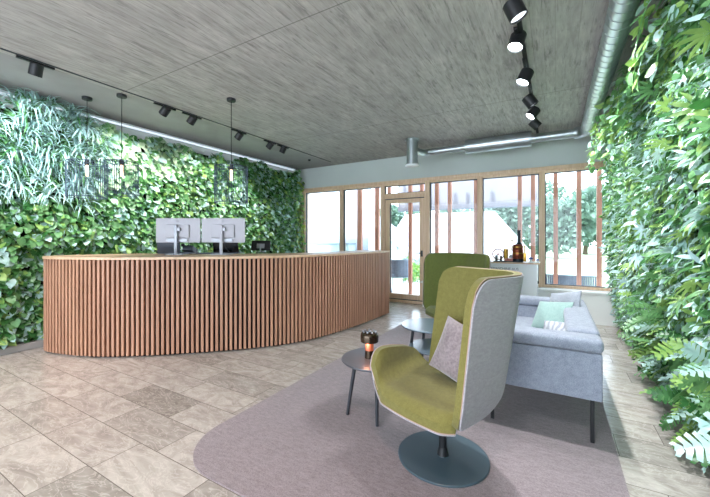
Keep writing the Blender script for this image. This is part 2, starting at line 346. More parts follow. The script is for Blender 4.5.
# ---------------------------------------------------------------- reception desk
ctrl = [(-5.2, 2.15), (-5.26, 1.85), (-5.22, 1.70), (-5.05, 1.635), (-4.83, 1.665), (-4.62, 1.72), (-4.5, 1.76), (-4.26, 1.87), (-3.91, 2.11), (-3.61, 2.37), (-3.31, 2.65), (-3.1, 2.87), (-2.87, 3.17), (-2.7, 3.52), (-2.59, 4.0), (-2.53, 4.5), (-2.5, 5.0), (-2.49, 5.46)]
def catmull(P, k=12):
    out = []; P = [P[0]]+P+[P[-1]]
    for i in range(1, len(P)-2):
        p0, p1, p2, p3 = [np.array(p) for p in P[i-1:i+3]]
        for j in range(k):
            t = j/k; out.append(.5*((2*p1)+(-p0+p2)*t+(2*p0-5*p1+4*p2-p3)*t*t+(-p0+3*p1-3*p2+p3)*t**3))
    out.append(np.array(P[-2])); return out
def resample(pts, step):
    L = [0]
    for a, b in zip(pts, pts[1:]): L.append(L[-1]+np.linalg.norm(b-a))
    n = max(2, round(L[-1]/step)); res = []
    A = np.array(pts)
    for i in range(n+1):
        s_ = L[-1]*i/n; res.append((np.interp(s_, L, A[:, 0]), np.interp(s_, L, A[:, 1])))
    return res
fine = resample(catmull(ctrl), .02)
def offs(pts, d):
    out = []
    for i, p in enumerate(pts):
        a = np.array(pts[max(i-1, 0)]); b = np.array(pts[min(i+1, len(pts)-1)]); t = (b-a)/np.linalg.norm(b-a); out.append((p[0]-t[1]*d, p[1]+t[0]*d))
    return out
ORG = np.array((-3.6, 3.2))
def loc2(pts): return [(p[0]-ORG[0], p[1]-ORG[1]) for p in pts]
desk = thing('reception_desk', 'long curved reception desk clad in vertical wooden slats with oak counter', 'reception desk', (*ORG, 0))
inner = offs(fine, .028)
# backing panel follows the slats; the inside edge of the counter runs parallel, cut flat at the two ends
pan = loc2(inner); pan2 = loc2(offs(fine, .07))
MB().prism(pan+pan2[::-1], .03, 1.065).build('desk_carcass', M['slatback'], desk)
slats = MB(); pts = resample(fine_np := [np.array(p) for p in fine], .0515)
for i, p in enumerate(pts):
    a = np.array(pts[max(i-1, 0)]); b = np.array(pts[min(i+1, len(pts)-1)]); ang = math.atan2(*(b-a)[::-1])
    n = np.array((-math.sin(ang), math.cos(ang))); c = np.array(p)+n*.014-ORG
    slats.box((c[0], c[1], .545), (.0275, .032, 1.05), .002, Matrix.Rotation(ang, 3, 'Z'), 1)
slats.build('slat_cladding', M['slat'], desk, smooth=False)
back = [(-2.98, 5.46), (-3.02, 4.9), (-3.08, 4.4), (-3.2, 3.95), (-3.42, 3.55), (-3.8, 3.2), (-4.2, 2.95), (-4.6, 2.8), (-4.95, 2.6)]
top_out = loc2(offs(fine, -.012))+loc2(back)
MB().prism(top_out, 1.072, 1.10).build('counter_top', M['oak'], desk, bevel=.003)
inn = loc2([(x, y) for x, y in back])
def ribbon(pl, z0, z1, th):
    A = [np.array(p) for p in pl]; o2 = offs(pl, th); return MB().prism(list(pl)+o2[::-1], z0, z1)
ribbon(loc2([tuple(p) for p in resample(catmull(back), .1)]), .03, 1.072, -.02).build('back_panel', M['oak'], desk)
MB().b2((-2.99-ORG[0], 5.42-ORG[1], .03), (-2.53-ORG[0], 5.44-ORG[1], 1.072)).build('end_panel', M['oak'], desk)
MB().prism(loc2(offs(fine, .05))+loc2([(x+.03, y-.03) for x, y in back]), 0.0, .03).build('plinth', M['slatback'], desk)

# ---------------------------------------------------------------- things on the counter (z 1.10)
ZC = 1.101
def ray(px, t):
    s_, c_ = 200/math.hypot(200, 345), 345/math.hypot(200, 345); u = (px-355)/345
    return (-s_*t+c_*u*t, c_*t+s_*u*t)
AZ = math.atan(200/345)
def monitor(px, t, rz, label, arm):
    x, y = ray(px, t); r = thing('desktop_monitor', label, 'monitor', (x, y, ZC), AZ+rz, 'two white-backed monitors on the reception counter')
    b = MB(); b.box((0, .035, .31), (.565, .018, .315), .006); b.build('screen_housing', M['monitor'], r)
    MB().b2((-.275, .0445, .162), (.275, .0455, .46)).build('screen', M['screen'], r, smooth=False)
    h = MB(); h.box((.0, .015, .30), (.30, .03, .17), .012); h.build('rear_bulge', M['monitor'], r)
    MB().b2((-.13, -.0012, .165), (.13, .002, .20)).build('port_recess', M['mongrey'], r)
    MB().b2((-.018, -.045, .01), (.018, -.025, .38), .004).build('stand_column', M['mongrey' if arm else 'monitor'], r)
    MB().b2((.0+.018, -.04, .30), (.05, .0, .345), .003).build('tilt_mount', M['mongrey'], r)
    MB().b2((-.11, -.09, 0), (.11, .09, .012), .004).build('stand_foot', M['mongrey'], r)
    MB().torus((0, .022, .43), .012, .0015, 20, 5, Matrix.Rotation(PI/2, 4, 'X')).build('round_mark', M['mongrey'], r)
    MB().tube([(.03, .0, .17), (.05, -.03, .1), (.08, -.02, .05), (.07, .08, .014), (.02, .13, .006)], .003, 6).build('cable', M['blackm'], r)
    return r
monitor(177, 4.42, .02, 'left of the two white-backed monitors on the reception counter', True)
monitor(222.3, 4.42, -.03, 'right of the two white-backed monitors on the reception counter', False)
def laptop(px, t, rz, w, label, c):
    x, y = ray(px, t); r = thing('laptop', label, 'laptop', (x, y, ZC), AZ+rz)
    MB().b2((-w/2, .0, 0), (w/2, .2, .016), .004).build('keyboard_base', M['slate'], r)
    MB().box((0, -.012, .112), (w, .01, .215), .003, Matrix.Rotation(math.radians(10), 3, 'X')).build('lid', c, r)
    return r
laptop(169, 4.66, .1, .30, 'open grey laptop behind the left white monitor', M['slate'])
laptop(226, 4.72, -.1, .36, 'open black laptop behind the right white monitor', M['screen'])
x, y = ray(190, 4.75)
r = thing('desk_telephone', 'small dark desk telephone between the two laptops on the counter', 'telephone', (x, y, ZC), AZ)
MB().box((0, 0, .05), (.14, .16, .07), .01, Matrix.Rotation(-.4, 3, 'X')).b2((-.07, -.08, 0), (.07, .08, .02), .004).build('phone_body', M['slate'], r)
MB().box((-.055, -.02, .09), (.04, .18, .03), .01, Matrix.Rotation(-.4, 3, 'X')).build('handset', M['blackm'], r)
x, y = ray(261, 5.2)
r = thing('payment_display', 'small black tilted display on a silver stand at right of counter', 'display', (x, y, ZC), AZ-.1)
MB().box((0, 0, .10), (.29, .018, .15), .005, Matrix.Rotation(-.25, 3, 'X')).build('screen_housing', M['blackm'], r)
MB().box((0, -.014, .095), (.12, .012, .07), .004, Matrix.Rotation(-.25, 3, 'X')).build('rear_plate', M['mongrey'], r)
MB().bar((0, -.02, .09), (0, -.02, .01), .012).b2((-.06, -.06, 0), (.06, .05, .012), .004).build('stand', M['mongrey'], r)
x, y = ray(212, 4.62)
o = MB().b2((-.2, -.05, 0), (.2, .05, .018), .005).build('keyboard', M['slate']); o.location = (x, y, ZC); o.rotation_euler = (0, 0, AZ); setp(o, 'low dark keyboard lying between the two monitor feet', 'keyboard')

# ---------------------------------------------------------------- wing chairs
def chair_plan(n=44):
    P = [(.31, -.25), (.315, -.1), (.315, .08)]
    P = [(.31, -.27+i*.38/14) for i in range(15)]
    for i in range(1, 13): a = i*PI/2/12; P.append((.31-.16+.16*math.cos(a), .11+.17*math.sin(a)))
    for i in range(1, 13): P.append((.15-i*.30/12, .28))
    P.append((-.20, .278)); P.append((-.245, .262))
    return P
def wing_chair(label, loc, rz, mir, m_in, cushion_label=None):
    r = thing('wing_chair', label, 'armchair', loc, rz, 'high-backed swivel chairs with wrap-around wing')
    s = -1 if mir else 1
    plan = [tuple(p) for p in resample([np.array(p) for p in chair_plan()], .02)]
    nrm = []
    for i in range(len(plan)):
        a = np.array(plan[max(i-1, 0)]); b = np.array(plan[min(i+1, len(plan)-1)]); t = (b-a)/np.linalg.norm(b-a); nrm.append(np.array((t[1], -t[0])))
    D = [0]
    for a, b in zip(plan, plan[1:]): D.append(D[-1]+math.dist(a, b))
    Lt = D[-1]; NZ = 26
    def sheet(d0, bot=0, inset=0):
        G = []
        for i, p in enumerate(plan):
            e = min(D[i], Lt-D[i])-inset; e = max(e, 0)
            rt = .13 if D[i] < Lt/2 else .10; rb = .09
            ft = rt*(1-math.sqrt(max(0, 1-((rt-min(e, rt))/rt)**2))); fb = rb*(1-math.sqrt(max(0, 1-((rb-min(e, rb))/rb)**2)))
            z0 = .345-.065*min(1, D[i]/.38)**1.2+fb+bot; z1 = 1.10-ft-inset; row = []
            for j in range(NZ+1):
                z = z0+(z1-z0)*j/NZ
                fl = (.055+.022*min(1, D[i]/.4))*max(0, (z-.36))/.74-.055*max(0, (.46-z)/.15)**2-.035*(1-(z-.36)/.74)*min(1, D[i]/.4)
                q = np.array(p)+nrm[i]*(fl+d0); 
                # the front edge of the wing leans back a little with height
                lean = .05*(z-.35)/.75*max(0, 1-D[i]/.3)
                q0 = q[0]-.07*(1-(z-.36)/.74)*max(0, 1-(Lt-D[i])/.3)
                row.append((s*q0, q[1]+lean, z))
            G.append(row)
        return G
    MB().solid(sheet(-.040), sheet(-.002)).build('wing_upholstery', m_in, r, bevel=.012)
    MB().solid(sheet(0, 0, .006), sheet(.010, 0, .006)).build('wing_shell', M['greyfab'], r, bevel=.004)
    # piping along the edge between cover and upholstery
    g = sheet(.0)
    edge = [g[i][-1] for i in range(len(g))]; rim = g[0][::-1]
    path = [g[0][j] for j in range(0, NZ+1, 2)]+[g[i][-1] for i in range(1, len(g))]+[g[-1][j] for j in range(NZ-1, -1, -2)]
    MB().tube(path, .0022, 6).build('piping', M['pipe'], [c_ for c_ in r.children if c_.name.startswith('wing_upholstery')][0])
    # seat with low arm sweeping up on the other side
    NU, NV = 34, 30
    def seat(off):
        G = []
        for iv in range(NV+1):
            v = iv/NV; y0_ = -.28+.50*v; row = []
            k = (1-abs(2*min(max((v-.0)/1.0, 0), 1)-1)**3.6)**(1/3.0)
            for iu in range(NU+1):
                u = iu/NU; y = y0_+.05*max(0, 1-u/.10)**2*(1-v)
                flat, rr = .46, .08
                arc = rr*PI/2; tot = flat+arc+.145
                d_ = u*tot*1.0
                x0 = .262-.10*v
                dishz = .415+.02*(abs(v-.3))-.045*max(0, (.12-v)/.12)**2
                cx = x0-flat
                if d_ <= flat: x, z, nx, nz = x0-d_, dishz, 0, 1
                else:
                    kk = k
                    w = min(d_-flat, arc); a = w/rr*(.25+.75*kk) if kk < 1 else w/rr
                    x = cx-rr*math.sin(a); z = dishz+rr*(1-math.cos(a))*(1-.2*v); ex = max(0, d_-flat-arc)*kk*(1.0-.80*v); 
                    x -= ex*math.cos(a); z += ex*math.sin(a)-0.0; nx, nz = math.sin(a), math.cos(a)
                bow = -.035*math.cos(min(1, u*1.15)*PI-PI/2)*(1-v)
                row.append((s*(x-nx*off), y+bow+.0*off, z-nz*off))
            G.append(row)
        return G
    MB().solid(seat(0), seat(.045)).build('seat', m_in, r, bevel=.016)
    MB().solid(seat(.047), seat(.058)).build('seat_shell', M['greyfab'], r, bevel=.004)
    g = seat(.047); path = [g[0][i] for i in range(0, NU+1)]+[g[j][-1] for j in range(1, NV+1)]
    MB().tube(path, .0024, 6).build('piping', M['pipe'], [c_ for c_ in r.children if c_.name.startswith('seat') and not c_.name.startswith('seat_shell')][0])
    MB().lathe([(0, .0), (.258, .0), (.262, .004), (.262, .010), (.258, .013), (.035, .014), (.03, .022), (0, .022)], n=64).build('base_disc', M['blue'], r)
    MB().bar((0, 0, .015), (0, 0, .35), .022, n=20).bar((0, 0, .015), (0, 0, .06), .034, .024, n=20).b2((-.1, -.1, .335), (.1, .1, .35)).build('pedestal', M['black'], r)
    return r
CH1 = wing_chair('olive wing chair with grey outer shell and round blue-grey base, nearest the camera', (-.575, 2.03, .0096), math.radians(-23), False, M['olive'])
CH2 = wing_chair('darker green wing chair farther back in front of the window wall', (-1.10, 4.38, .0096), math.radians(-42), True, M['olive2'])

def pillow(name, mname, loc, size, rot, label, cat='cushion', th=.06, pinch=.8):
    """puffed square cushion: two bulging grids, built in local X-Z plane"""
    N = 18; A, B = [], []
    for i in range(N+1):
        ra, rb = [], []
        for j in range(N+1):
            u, v = 2*i/N-1, 2*j/N-1
            e = (max(0, 1-abs(u)**2.6)*max(0, 1-abs(v)**2.6))**.5
            cx = u*(1-.07*(1-abs(u)**1)*0-.06*(1-v*v)*abs(u)**3*pinch); cz = v*(1-.06*(1-u*u)*abs(v)**3*pinch)
            wr = .006*math.sin(5*u+3*v)*e
            ra.append((cx*size[0]/2, -th*e-.004+wr, cz*size[1]/2)); rb.append((cx*size[0]/2, th*e+.004+wr, cz*size[1]/2))
        A.append(ra); B.append(rb)
    o = MB().solid(A, B).build(name, M[mname]); o.location = loc; o.rotation_euler = rot
    return setp(o, label, cat)
a = math.radians(-23)
def chl(x, y): return (-.575+x*math.cos(a)-y*math.sin(a), 2.03+x*math.sin(a)+y*math.cos(a))
px_, py_ = chl(.03, .13)
pillow('throw_pillow', 'mauve', (px_, py_, .605), (.34, .34), (math.radians(-16), math.radians(14), a+.02), 'mauve-grey crumpled plush cushion leaning inside the nearest wing chair', th=.055)

# ---------------------------------------------------------------- tables
def round_table(name, label, loc, rad, h, legs, topm, lr=.011, cut=1.0, group=None):
    r = thing(name, label, 'side table', loc, 0, group)
    MB().lathe([(0, h-.016), (rad-.006, h-.016), (rad, h-.008), (rad-.002, h), (0, h)], n=72).build('table_top', topm, r)
    for k in legs:
        a_ = math.radians(k); ca, sa = math.cos(a_), math.sin(a_)
        MB().bar((ca*rad*.62, sa*rad*.62, h-.014), (ca*rad*.86, sa*rad*.86, 0), .015, lr, 14).build('leg', M['legm'], r)
    return r
T1 = (-1.17, 2.33)
def la(px, py):
    t = 1.3*345/(py-239); x, y = ray(px, t); return math.degrees(math.atan2(y-T1[1], x-T1[0]))
round_table('side_table', 'small round dark side table beside the nearest wing chair, holding the lamp', (*T1, .0096), .258, .395, (la(345, 416), la(377.4, 431.6), la(384, 409.5)), M['tabletop'])
round_table('coffee_table', 'higher round coffee table, window reflection painted in its blue-grey, behind the side table', (-1.06, 3.3, .0096), .28, .45, (35, 128, 222), M['tablereflect'])
round_table('coffee_table', 'lower round table tucked under the higher coffee table', (-.96, 3.17, .0096), .25, .29, (110, 225, 350), M['tablereflect'])

# lamp
x, y = ray(369.5, 2.60)
r = thing('table_lamp', 'small cordless mushroom lamp with smoked dome shade on the side table', 'lamp', (x, y, .4045))
MB().lathe([(0, 0), (.034, 0), (.036, .003), (.035, .012), (.033, .06), (0, .06)], n=32).build('lamp_base', M['bronze'], r)
MB().lathe([(.033, .06), (.031, .125), (0, .125)], n=32).build('stem', M['amber'], r)
MB().lathe([(.064, .122), (.067, .125), (.068, .165), (.064, .185), (.052, .197), (.035, .201), (0, .202), (0, .196), (.034, .195), (.050, .190), (.060, .180), (.063, .160), (.062, .125)], n=40).build('lamp_shade', M['bronze'], r)
sh = MB()
for k in range(9): a_ = 2*PI*k/9; sh.sph((.05*math.cos(a_), .05*math.sin(a_), .2), .007, u=8, v=6)  # ring of small pale spheres on top of the dome
sh.build('shade_spheres', M['mongrey'], r)
ld = bpy.data.lights.new('lamp_bulb', 'POINT'); ld.energy = .6; ld.color = (1, .45, .28); ld.shadow_soft_size = .02
lo = bpy.data.objects.new('lamp_bulb', ld); C.objects.link(lo); lo.parent = r; lo.location = (0, -.045, .115)

# ---------------------------------------------------------------- sofa
sf = thing('sofa', 'blue-grey two-seat sofa on thin black legs facing left, back towards plant wall', 'sofa', (-.08, 3.44, .0096))
x0, x1, y0, y1 = -.36, .335, -.84, .86
def sb(a, b, name, m='sofa', bev=.03, seg=4): return MB().b2(a, b, bev, seg).build(name, M[m], sf)
sb((x0+.01, y0+.152, .28), (x1-.152, y1-.152, .40), 'seat_base', bev=.012)
sb((x0, y0, .28), (x1, y0+.15, .575), 'arm_panel', bev=.012)
sb((x0, y1-.15, .28), (x1, y1, .575), 'arm_panel', bev=.012)
sb((x1-.15, y0+.155, .28), (x1, y1-.155, .575), 'back_panel', bev=.012)
sb((x0-.01, y0-.012, .577), (x1+.008, y0+.17, .665), 'arm_pad', bev=.04)
sb((x0-.01, y1-.17, .577), (x1+.008, y1+.01, .665), 'arm_pad', bev=.04)
sb((x1-.19, y0+.172, .577), (x1+.008, y1-.172, .68), 'back_pad', bev=.045)
sb((x0-.02, y0+.155, .402), (x1-.16, .0, .455), 'seat_cushion', bev=.022)
sb((x0-.02, .005, .402), (x1-.16, y1-.155, .455), 'seat_cushion', bev=.022)
for (sx, sy) in ((x0+.05, y0+.05), (x1-.05, y0+.05), (x0+.05, y1-.05), (x1-.05, y1-.05)):
    MB().b2((sx-.011, sy-.011, 0), (sx+.011, sy+.011, .28), .002).b2((sx-.04, sy-.012, .268), (sx+.04, sy+.012, .28)).build('leg', M['blackm'], sf)
pillow('scatter_cushion', 'pgrey', (.07, 3.84, .62), (.38, .36), (math.radians(-18), math.radians(-12), math.radians(-50)), 'plain light grey cushion behind the mint one on the sofa', th=.045, pinch=.4)
pillow('scatter_cushion', 'mint', (-.03, 3.68, .585), (.35, .30), (math.radians(-34), math.radians(-8), math.radians(-38)), 'mint green square cushion leaning on the grey one on the sofa', th=.045, pinch=.4)
pillow('scatter_cushion', 'striped', (.07, 3.14, .55), (.36, .22), (math.radians(-35), math.radians(-6), math.radians(-25)), 'grey and white marbled cushion behind the near sofa arm', th=.045, pinch=.4)

# ---------------------------------------------------------------- display cabinet + steam engine
cb = thing('display_cabinet', 'white display cabinet with lettering and thin wooden top near the window', 'cabinet', (-.66, 5.95, 0))
MB().b2((-.5, -.25, .0), (.43, .25, .925), .004).build('cabinet_body', M['cabinet'], cb)
MB().b2((-.51, -.26, .927), (.46, .26, .945), .003).build('cabinet_top', M['oak'], cb)
MB().b2((.4305, -.02, .62), (.445, .02, .66), .003).build('lock', M['blackm'], cb)
def text(body, size, loc, parent, m, rz=0):
    cu = bpy.data.curves.new('lettering', 'FONT'); cu.body = body; cu.size = size; cu.extrude = .0008
    tmp = bpy.data.objects.new('lettering', cu); C.objects.link(tmp); bpy.context.view_layer.update()
    dg = bpy.context.evaluated_depsgraph_get(); me = bpy.data.meshes.new_from_object(tmp.evaluated_get(dg)); bpy.data.objects.remove(tmp)
    o = link('lettering', me, parent, [m]); o.location = loc; o.rotation_euler = (PI/2, 0, rz); return o
text('DAMPFMASCHINE AUS', .052, (-.34, -.2515, .83), cb, M['text'])
text('METALLTEILEN', .052, (-.34, -.2515, .765), cb, M['text'])
se = thing('steam_engine_model', 'copper and brass model steam engine with tall dark chimney on the cabinet', 'model', (-.555, 5.86, .946))
MB().b2((-.28, -.09, 0), (.13, .09, .012), .002).build('base_plate', M['iron'], se)
MB().lathe([(0, .05), (.074, .05), (.078, .06), (.078, .1), (.080, .105), (.080, .112), (.078, .117), (.078, .17), (.080, .175), (.080, .182), (.077, .187), (.074, .25), (.06, .27), (0, .275)], (.06, 0, 0), 32).build('boiler', M['copper'], se)
MB().lathe([(0, .012), (.085, .012), (.085, .05), (0, .05)], (.06, 0, 0), 32).build('firebox', M['iron'], se)
MB().lathe([(.079, .128), (.083, .13), (.083, .14), (.079, .142)], (.06, 0, 0), 32).lathe([(.077, .225), (.081, .227), (.081, .237), (.076, .239)], (.06, 0, 0), 32).build('boiler_band', M['brass'], se)
MB().lathe([(0, .27), (.05, .27), (.03, .295), (.023, .3), (.022, .47), (.027, .472), (.027, .49), (0, .49)], (.075, 0, 0), 24).build('chimney', M['iron'], se)
MB().torus((-.22, -.02, .115), .082, .008, 32, 8, Matrix.Rotation(PI/2, 4, 'X') @ Matrix.Rotation(0, 4, 'Y')).bar((-.30, -.02, .115), (-.14, -.02, .115), .004).bar((-.22, -.02, .035), (-.22, -.02, .195), .004).bar((-.276, -.02, .06), (-.164, -.02, .17), .004).bar((-.276, -.02, .17), (-.164, -.02, .06), .004).bar((-.22, -.05, .115), (-.22, .05, .115), .01).build('flywheel', M['copper'], se)
MB().b2((-.26, -.05, .012), (-.235, .05, .1), .003).b2((-.20, .02, .012), (-.17, .05, .09)).build('bearing_stand', M['iron'], se)
MB().bar((-.11, 0, .04), (-.11, 0, .2), .034, n=20).build('cylinder', M['brass'], se)
MB().bar((-.03, 0, .06), (-.03, 0, .11), .04, .03, n=20).bar((-.03, 0, .11), (-.03, 0, .19), .004).build('dome', M['mongrey'], se)
MB().b2((-.13, -.05, .012), (.0, .05, .055), .004).build('pedestal_block', M['pinkbox'], se)
MB().bar((-.045+.02, -.02, .18), (-.02, -.02, .33), .008).sph((-.02, -.02, .33), .014).build('side_pipe', M['brass'], se)
MB().bar((.155, -.03, .05), (.155, -.03, .24), .008).sph((.155, -.03, .24), .014).b2((.14, -.05, .012), (.18, .0, .14), .003).build('steam_whistle', M['brass'], se)
for (cx, lb, hh) in ((-.315, 'white and blue figurine standing at right of the steam engine', .075), (-.225, 'smaller white and blue figurine at the right cabinet edge', .05)):
    r = thing('figurine', lb, 'figurine', (cx, 5.84, .946), 0)
    MB().lathe([(0, 0), (.035, 0), (.037, .006), (.012, .014), (.016, hh*.6), (0, hh*.7)], n=16).build('figurine_body', M['whitepl'], r)
    MB().sph((0, 0, hh*.8), hh*.36, (1.1, .7, .8)).build('figurine_head', M['bluepl'], r)

# ---------------------------------------------------------------- ceiling: tracks, spots, duct, pendants
def spot(px, py, X, tilt, yaw, label, lit, energy, col=(1, .95, .88), size=1.0, grp=None, zc=None, cone=70):
    s_, c_ = 200/math.hypot(200, 345), 345/math.hypot(200, 345); u = (px-355)/345; t = X/(-s_+c_*u); Y = (c_+s_*u)*t
    z = 1.3+(239-py)/345*t
    r = thing('track_spotlight', label, 'spotlight', (X, Y, 2.965), 0, grp)
    # adapter, stem, head
    MB().b2((-.014, -.14, 0.0), (.014, .14, .018), .002).bar((0, 0, 0), (0, 0, z-2.965+.03), .008).build('adapter', M['black'], r)
    mt = Matrix.Translation((0, 0, z-2.965)) @ Matrix.Rotation(yaw, 4, 'Z') @ Matrix.Rotation(tilt, 4, 'Y')
    R = .052*size; Lh = .054*size
    MB().lathe([(0, Lh), (R-.006, Lh), (R, Lh-.006), (R, -Lh), (R-.004, -Lh), (R-.006, -Lh+.02), (0, -Lh+.02)], n=32, mt=mt).build('lamp_head', M['black'], r); hd = [c_ for c_ in r.children if c_.name.startswith('lamp_head')][0]
    MB().lathe([(0, -Lh+.014), (R-.006, -Lh+.014), (R-.006, -Lh+.018), (0, -Lh+.018)], n=32, mt=mt).build('lens', M['lens'] if lit else M['lensoff'], hd)
    if energy:
        l = bpy.data.lights.new('spot_beam', 'SPOT'); l.energy = energy; l.color = col; l.spot_size = math.radians(cone); l.spot_blend = .6; l.shadow_soft_size = .03
        lo = bpy.data.objects.new('spot_beam', l); C.objects.link(lo); lo.parent = r; m4 = mt @ Matrix.Translation((0, 0, -Lh-.005)); lo.matrix_local = m4
    return r
tr = MB().b2((-4.278, -2.5, 2.992), (-4.262, 6.3, 3.0)).build('lighting_track', M['seal']); setp(tr, 'thin recessed lighting track along the ceiling above the desk', 'lighting track')
tr = MB().b2((-.257, -2.5, 2.975), (-.223, 6.2, 3.0)).build('lighting_track', M['blackm']); setp(tr, 'black lighting track along the ceiling above the seating group', 'lighting track')
GL, GR = 'spotlights over the reception desk', 'spotlights over the seating group'
E1 = 50
names = ['nearest spotlight over the desk, at the far left of the ceiling', 'left of the neighbouring pair of spotlights over the desk', 'right of the neighbouring pair of spotlights over the desk', 'spotlight just right of the single hanging pendant over the desk', 'second spotlight from the window wall over the desk', 'spotlight closest to the window wall over the desk']
for (px, py), nm, ti in zip([(36, 70), (165, 111), (192, 120), (239, 136), (270, 145.5), (283, 150)], names, (.32, .85, .75, .8, .8, .5)):
    spot(px, py, -4.27, ti, .15, nm, False, E1, grp=GL, size=1.0, col=(1, .97, .98), cone=78)
names = ['nearest black spotlight at the top edge above the seating group', 'bright lit spotlight second from the camera above the seating group', 'lit spotlight third from the camera above the seating group', 'tilted spotlight fourth from the camera above the seating group', 'fifth spotlight from the camera above the seating group', 'farthest spotlight above the seating group']
for (px, py), nm, ti, ya, en, li in zip([(515, 10), (517, 41), (525, 77), (530, 101), (533, 113), (535, 124)], names, (-.42, .35, .45, -.6, .7, -.8), (.3, .9, .5, .3, .5, .3), (115, 42, 40, 85, 28, 65), (0, 1, 1, 0, 1, 0)):
    spot(px, py, {41: -.272, 77: -.25}.get(py, -.24), ti, ya, nm, li, en, grp=GR, size=1.18, col=(.95, .98, 1), cone=90)

def unseen_spot(X, Y, energy, col, label, grp, cone=100, tilt=0.0, yaw=0.0):
    r = thing('track_spotlight', label, 'spotlight', (X, Y, 2.965), 0, grp)
    MB().b2((-.014, -.14, 0), (.014, .14, .018), .002).bar((0, 0, 0), (0, 0, -.06), .008).build('adapter', M['black'], r)
    mt = Matrix.Translation((0, 0, -.11)) @ Matrix.Rotation(yaw, 4, 'Z') @ Matrix.Rotation(tilt, 4, 'Y')
    MB().lathe([(0, .062), (.045, .062), (.045, -.062), (.039, -.062), (.039, -.045), (0, -.045)], n=32, mt=mt).build('lamp_head', M['black'], r)
    MB().lathe([(0, -.052), (.038, -.052), (.038, -.047), (0, -.047)], n=32, mt=mt).build('lens', M['lens'], r)
    l = bpy.data.lights.new('spot_beam', 'SPOT'); l.energy = energy; l.color = col; l.spot_size = math.radians(cone); l.spot_blend = .9; l.shadow_soft_size = .04
    lo = bpy.data.objects.new('spot_beam', l); C.objects.link(lo); lo.parent = r; lo.matrix_local = mt @ Matrix.Translation((0, 0, -.07))
WARM = (1, .74, .64)  # tint of heads added out of view to warm the near floor
unseen_spot(-4.27, .35, 82, WARM, 'unseen warm spotlight on the desk track left of the frame', GL, tilt=-.1)
unseen_spot(-4.27, .75, 120, (.85, .97, 1), 'cool spotlight on the desk track, added unseen to brighten the plant wall', GL, tilt=1.17, yaw=-.75, cone=62)  # added out of view to brighten the strap leaves
unseen_spot(-4.27, -.9, 45, WARM, 'second warm spotlight on the desk track, added unseen behind the camera', GL, tilt=-.5)
unseen_spot(-.24, .55, 62, WARM, 'warm spotlight on the seating track, added unseen above the camera', GR, tilt=.35)
unseen_spot(-.24, .2, 75, (.85, .97, 1), 'cool spotlight on the seating track, added unseen to brighten the right plant wall', GR, tilt=-1.0, yaw=.75, cone=100)  # added out of view for more light on the right plants
unseen_spot(-.24, -.8, 50, WARM, 'second warm spotlight on the seating track, added unseen behind the camera', GR, tilt=.5)

DX, DZ, DY = .40, 2.875, 6.08
du = thing('ventilation_duct', 'galvanised round ventilation duct running along ceiling and turning at window wall', 'duct', (DX, 2, DZ))
MB().bar((0, -5, 0), (0, 3.93, 0), .085, n=32).build('duct_pipe', M['steel'], du)
rb = MB()
for i in range(62): rb.torus((0, -2.6+i*.105, 0), .0855, .0035, 28, 5, Matrix.Rotation(PI/2, 4, 'X') @ Matrix.Rotation(.12, 4, 'Y'))
o = rb.build('spiral_seam', M['steel'], du)
MB().tube([(-.15*(1-math.cos(k*PI/2/8)), 3.93+.15*math.sin(k*PI/2/8), 0) for k in range(9)], .085, 24).build('elbow', M['steel'], du)
MB().bar((-.15, 4.08, 0), (-.74, 4.08, 0), .066, n=28).build('branch_pipe', M['steel'], du)
MB().bar((-1.70, 4.08, 0), (-2.33, 4.08, -.005), .06, n=28).build('branch_pipe', M['steel'], du)
MB().bar((-.72, 4.08, 0), (-1.72, 4.08, 0), .115, n=36).build('silencer', M['steel'], du)
rb = MB()
for i in range(6): rb.torus((-.2-i*.09, 4.08, 0), .067, .003, 24, 5, Matrix.Rotation(PI/2, 4, 'Y'))
for i in range(6): rb.torus((-1.8-i*.1, 4.08, 0), .061, .003, 24, 5, Matrix.Rotation(PI/2, 4, 'Y'))
for q in (-.73, -.75, -1.71, -1.69): rb.torus((q, 4.08, 0), .115, .004, 28, 5, Matrix.Rotation(PI/2, 4, 'Y'))
rb.build('seam_rings', M['steel'], du)
MB().tube([(-2.33, 4.08, 0), (-2.41, 4.05, -.01), (-2.46, 3.98, -.02), (-2.49, 3.86, -.03), (-2.5, 3.7, -.03)], .06, 20).build('elbow', M['steel'], du)
vc = MB().bar((-2.5, 3.56, .125), (-2.5, 3.56, -.30), .095, n=36).build('diffuser_cylinder', M['steel'], du)
MB().lathe([(.11, -.31), (.12, -.315), (.12, -.335), (.05, -.345), (0, -.345)], (-2.5, 3.56, .0), 36).build('diffuser_ring', M['whitepl'], du)
MB().bar((-2.5, 3.56, .12), (-2.5, 3.56, .1), .12, n=36).build('ceiling_flange', M['steel'], du)
for q in (-2.2, .3, 2.4): MB().b2((-.008, q, .08), (.008, q+.02, .125)).build('hanger', M['steel'], du)

